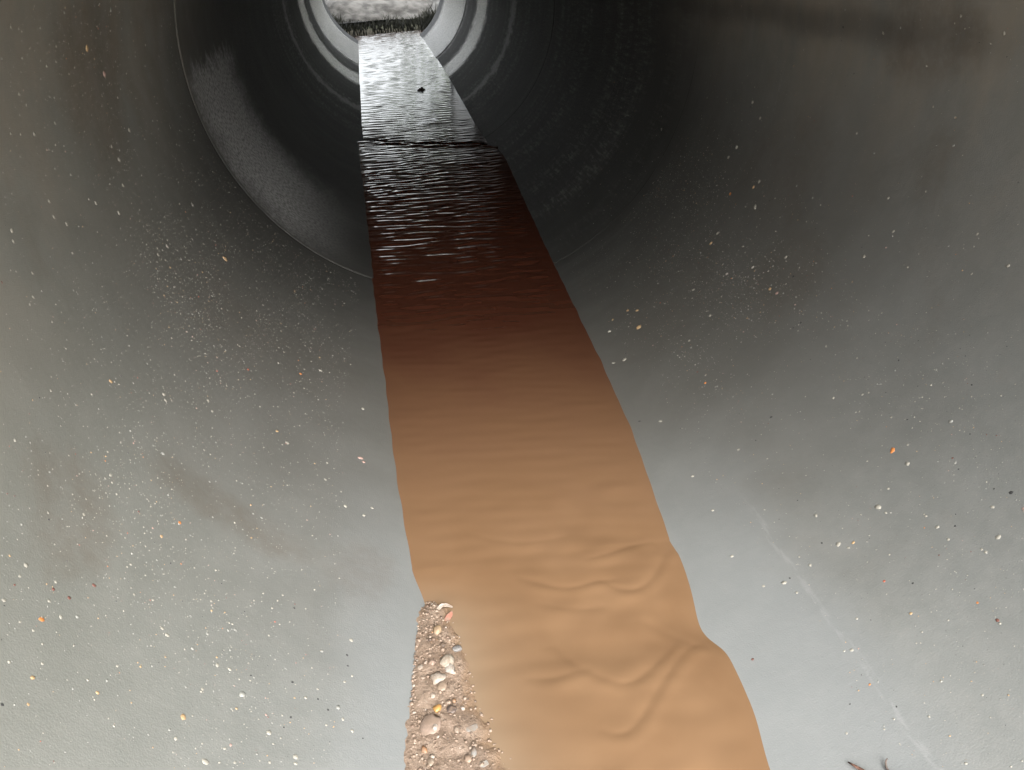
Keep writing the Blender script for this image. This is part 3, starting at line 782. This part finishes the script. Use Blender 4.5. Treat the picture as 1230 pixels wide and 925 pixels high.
# pale gravel track beyond the far mouth, dark turf lip in front of it
def track_mat():
    k = NT('pale track gravel')
    g = k.n('NewGeometry')
    P = g.outputs['Position']
    c = k.mix(k.step(k.noise(P, 2.2, 6.0, 0.6, 0.8), 0.35, 0.65), (0.035, 0.034, 0.032), (0.13, 0.128, 0.122))
    return k.out(c, 0.85, k.bump(k.noise(P, 30.0, 5.0), 0.02, 0.8))
pts = []
gxs = np.linspace(-3.4, 3.4, 50); gys = np.linspace(8.0, 30.0, 70)
TX, TY = np.meshgrid(gxs, gys, indexing='ij')
TY = TY + 0.25 * np.sin(TX * 2.1) + 0.1 * np.sin(TX * 5.7)
TZ = ground_h(TX, TY) + 0.045
tr = link('gravel_path', grid_mesh('gravel_path', np.stack([TX, TY, TZ], -1), track_mat()))
tag(tr, kind='structure')
M_GRASS = simple('bank grass', (.034, .035, .024), .7, 30., .4, .0)
vs, fs = [], []
for i in range(3200):
    x = random.uniform(-1.1, 1.1); y = random.uniform(6.9, 8.3)
    h = random.uniform(.04, .11) * (0.75 + 1.5 * max(0, mnoise.noise(Vector((x * 3.1, y * 1.5, 4.0)))) + 1.6 * min(1.0, max(0, abs(x - 0.0) - .22) * 2.2)) * .8
    z = float(ground_h(np.array(x), np.array(y)))
    a = random.uniform(0, 3.14); wd = random.uniform(.003, .007); ca, sa = math.cos(a) * wd, math.sin(a) * wd
    lx, ly = random.uniform(-.5, .5) * h, random.uniform(-.5, .5) * h
    b = len(vs)
    vs += [(x - ca, y - sa, z - .01), (x + ca, y + sa, z - .01), (x + ca * .7 + lx * .35, y + sa * .7 + ly * .35, z + h * .6), (x - ca * .7 + lx * .35, y - sa * .7 + ly * .35, z + h * .6), (x + lx, y + ly, z + h)]
    fs += [(b, b + 1, b + 2, b + 3), (b + 3, b + 2, b + 4)]
o = link('grass', mesh_from('grass', vs, fs, M_GRASS, False))
tag(o, kind='stuff')
M_LEAVES = simple('added tree leaves', (.05, .07, .025), .6, 3., .45, .0)
M_BARK = simple('added tree bark', (.09, .07, .05), .9, 20., .4, .01)
def leaf_cloud(name, lobes, n, size, parent):
    vs, fs = [], []
    for i in range(n):
        c, rad = random.choices(lobes, [q[1][0] * q[1][2] for q in lobes])[0]
        d = Vector((random.gauss(0, 1), random.gauss(0, 1), random.gauss(0, 1))).normalized() * random.uniform(.55, 1.05)
        d *= 1 + 0.35 * mnoise.noise(d * 2.2 + Vector(c))
        p = Vector((c[0] + d.x * rad[0], c[1] + d.y * rad[1], c[2] + d.z * rad[2]))
        a = Vector((random.gauss(0, 1), random.gauss(0, 1), random.gauss(0, .6))).normalized()
        b = a.orthogonal().normalized()
        s_ = size * random.uniform(.6, 1.4)
        k = len(vs)
        vs += [tuple(p - a * s_), tuple(p + b * s_ * .45), tuple(p + a * s_), tuple(p - b * s_ * .45)]
        fs.append((k, k + 1, k + 2, k + 3))
    return link(name, mesh_from(name, vs, fs, M_LEAVES, False), parent)
def empty(name, loc):
    o = bpy.data.objects.new(name, None); COL.objects.link(o); o.location = loc
    return o
for i, (x, y, hb, h, lab) in enumerate([(-1.6, 22.0, 2.5, 7.0, 'tall unseen tree added left of the far bank to cut sky glare'),
                                        (2.0, 20.0, 0.9, 6.0, 'low branched unseen tree added right of the far bank to darken reflections')]):
    t = empty('tree', (x, y, float(ground_h(np.array(x), np.array(y))) - .02))  # unseen, added to darken the sky's reflection in the far water
    tag(t, lab, 'tree', 'unseen trees added beyond the far mouth')
    tr_pts = [(0, 0, 0), (.06, .03, hb * .5), (-.05, .05, hb), (.1, 0, h * .75)]
    link('trunk', tube('trunk', tr_pts, [.20, .15, .12, .05], M_BARK, 9), t)
    for (bx, bz) in ((-1.0, .55), (.9, .62), (.3, .8)):
        link('limb', tube('limb', [(-.03, .04, hb * .8 + .2), (bx * .5, .1, h * bz * .85), (bx * 1.2, .2, h * bz)], [.09, .06, .02], M_BARK, 7), t)
    mid = (hb + h) / 2
    leaf_cloud('added_crown', [((-.9, 0, mid - .3), (1.5, 1.3, (h - hb) * .34)), ((.9, .2, mid), (1.5, 1.3, (h - hb) * .36)), ((0, 0, mid + .9), (1.3, 1.2, (h - hb) * .33)), ((0.2, -.4, hb + .9), (1.7, 1.2, .8))], 3600, .11, t)
for i, (x, y, rr, h, lab) in enumerate([(-2.6, 17.0, 1.7, 0.75, 'leftmost round unseen bush added on the far bank'), (0.2, 17.5, 1.6, 0.8, 'middle low unseen bush added on the far bank'), (2.9, 16.5, 1.2, 1.1, 'rightmost and tallest unseen bush added on the far bank')]):
    t = empty('bush', (x, y, float(ground_h(np.array(x), np.array(y))) - .02))  # unseen, added and sized to leave a glare gap on the water
    tag(t, lab, 'bush', 'unseen bushes added beyond the far mouth')
    link('stem', tube('stem', [(0, 0, 0), (.05, .05, h * .5), (.1, 0, h)], [.05, .04, .02], M_BARK, 7), t)
    leaf_cloud('added_foliage', [((-.5, 0, h * .6), (rr * .7, rr * .7, h * .6)), ((.5, .1, h * .7), (rr * .7, rr * .7, h * .65))], 1300, .09, t)
M_ROCK = simple('pale rock', (.13, .127, .12), .8, 5., .45, .02)
bx, by_ = -0.06, 8.75
o = link('rock', pebble_mesh('rock', M_ROCK, 61.0, 4, .30, 1.0), None, (bx, by_, float(ground_h(np.array(bx), np.array(by_))) + .06))
o.scale = (.60, .36, .26)
tag(o, 'large pale rounded rock beyond the grass at the far mouth of the pipe', 'rock')
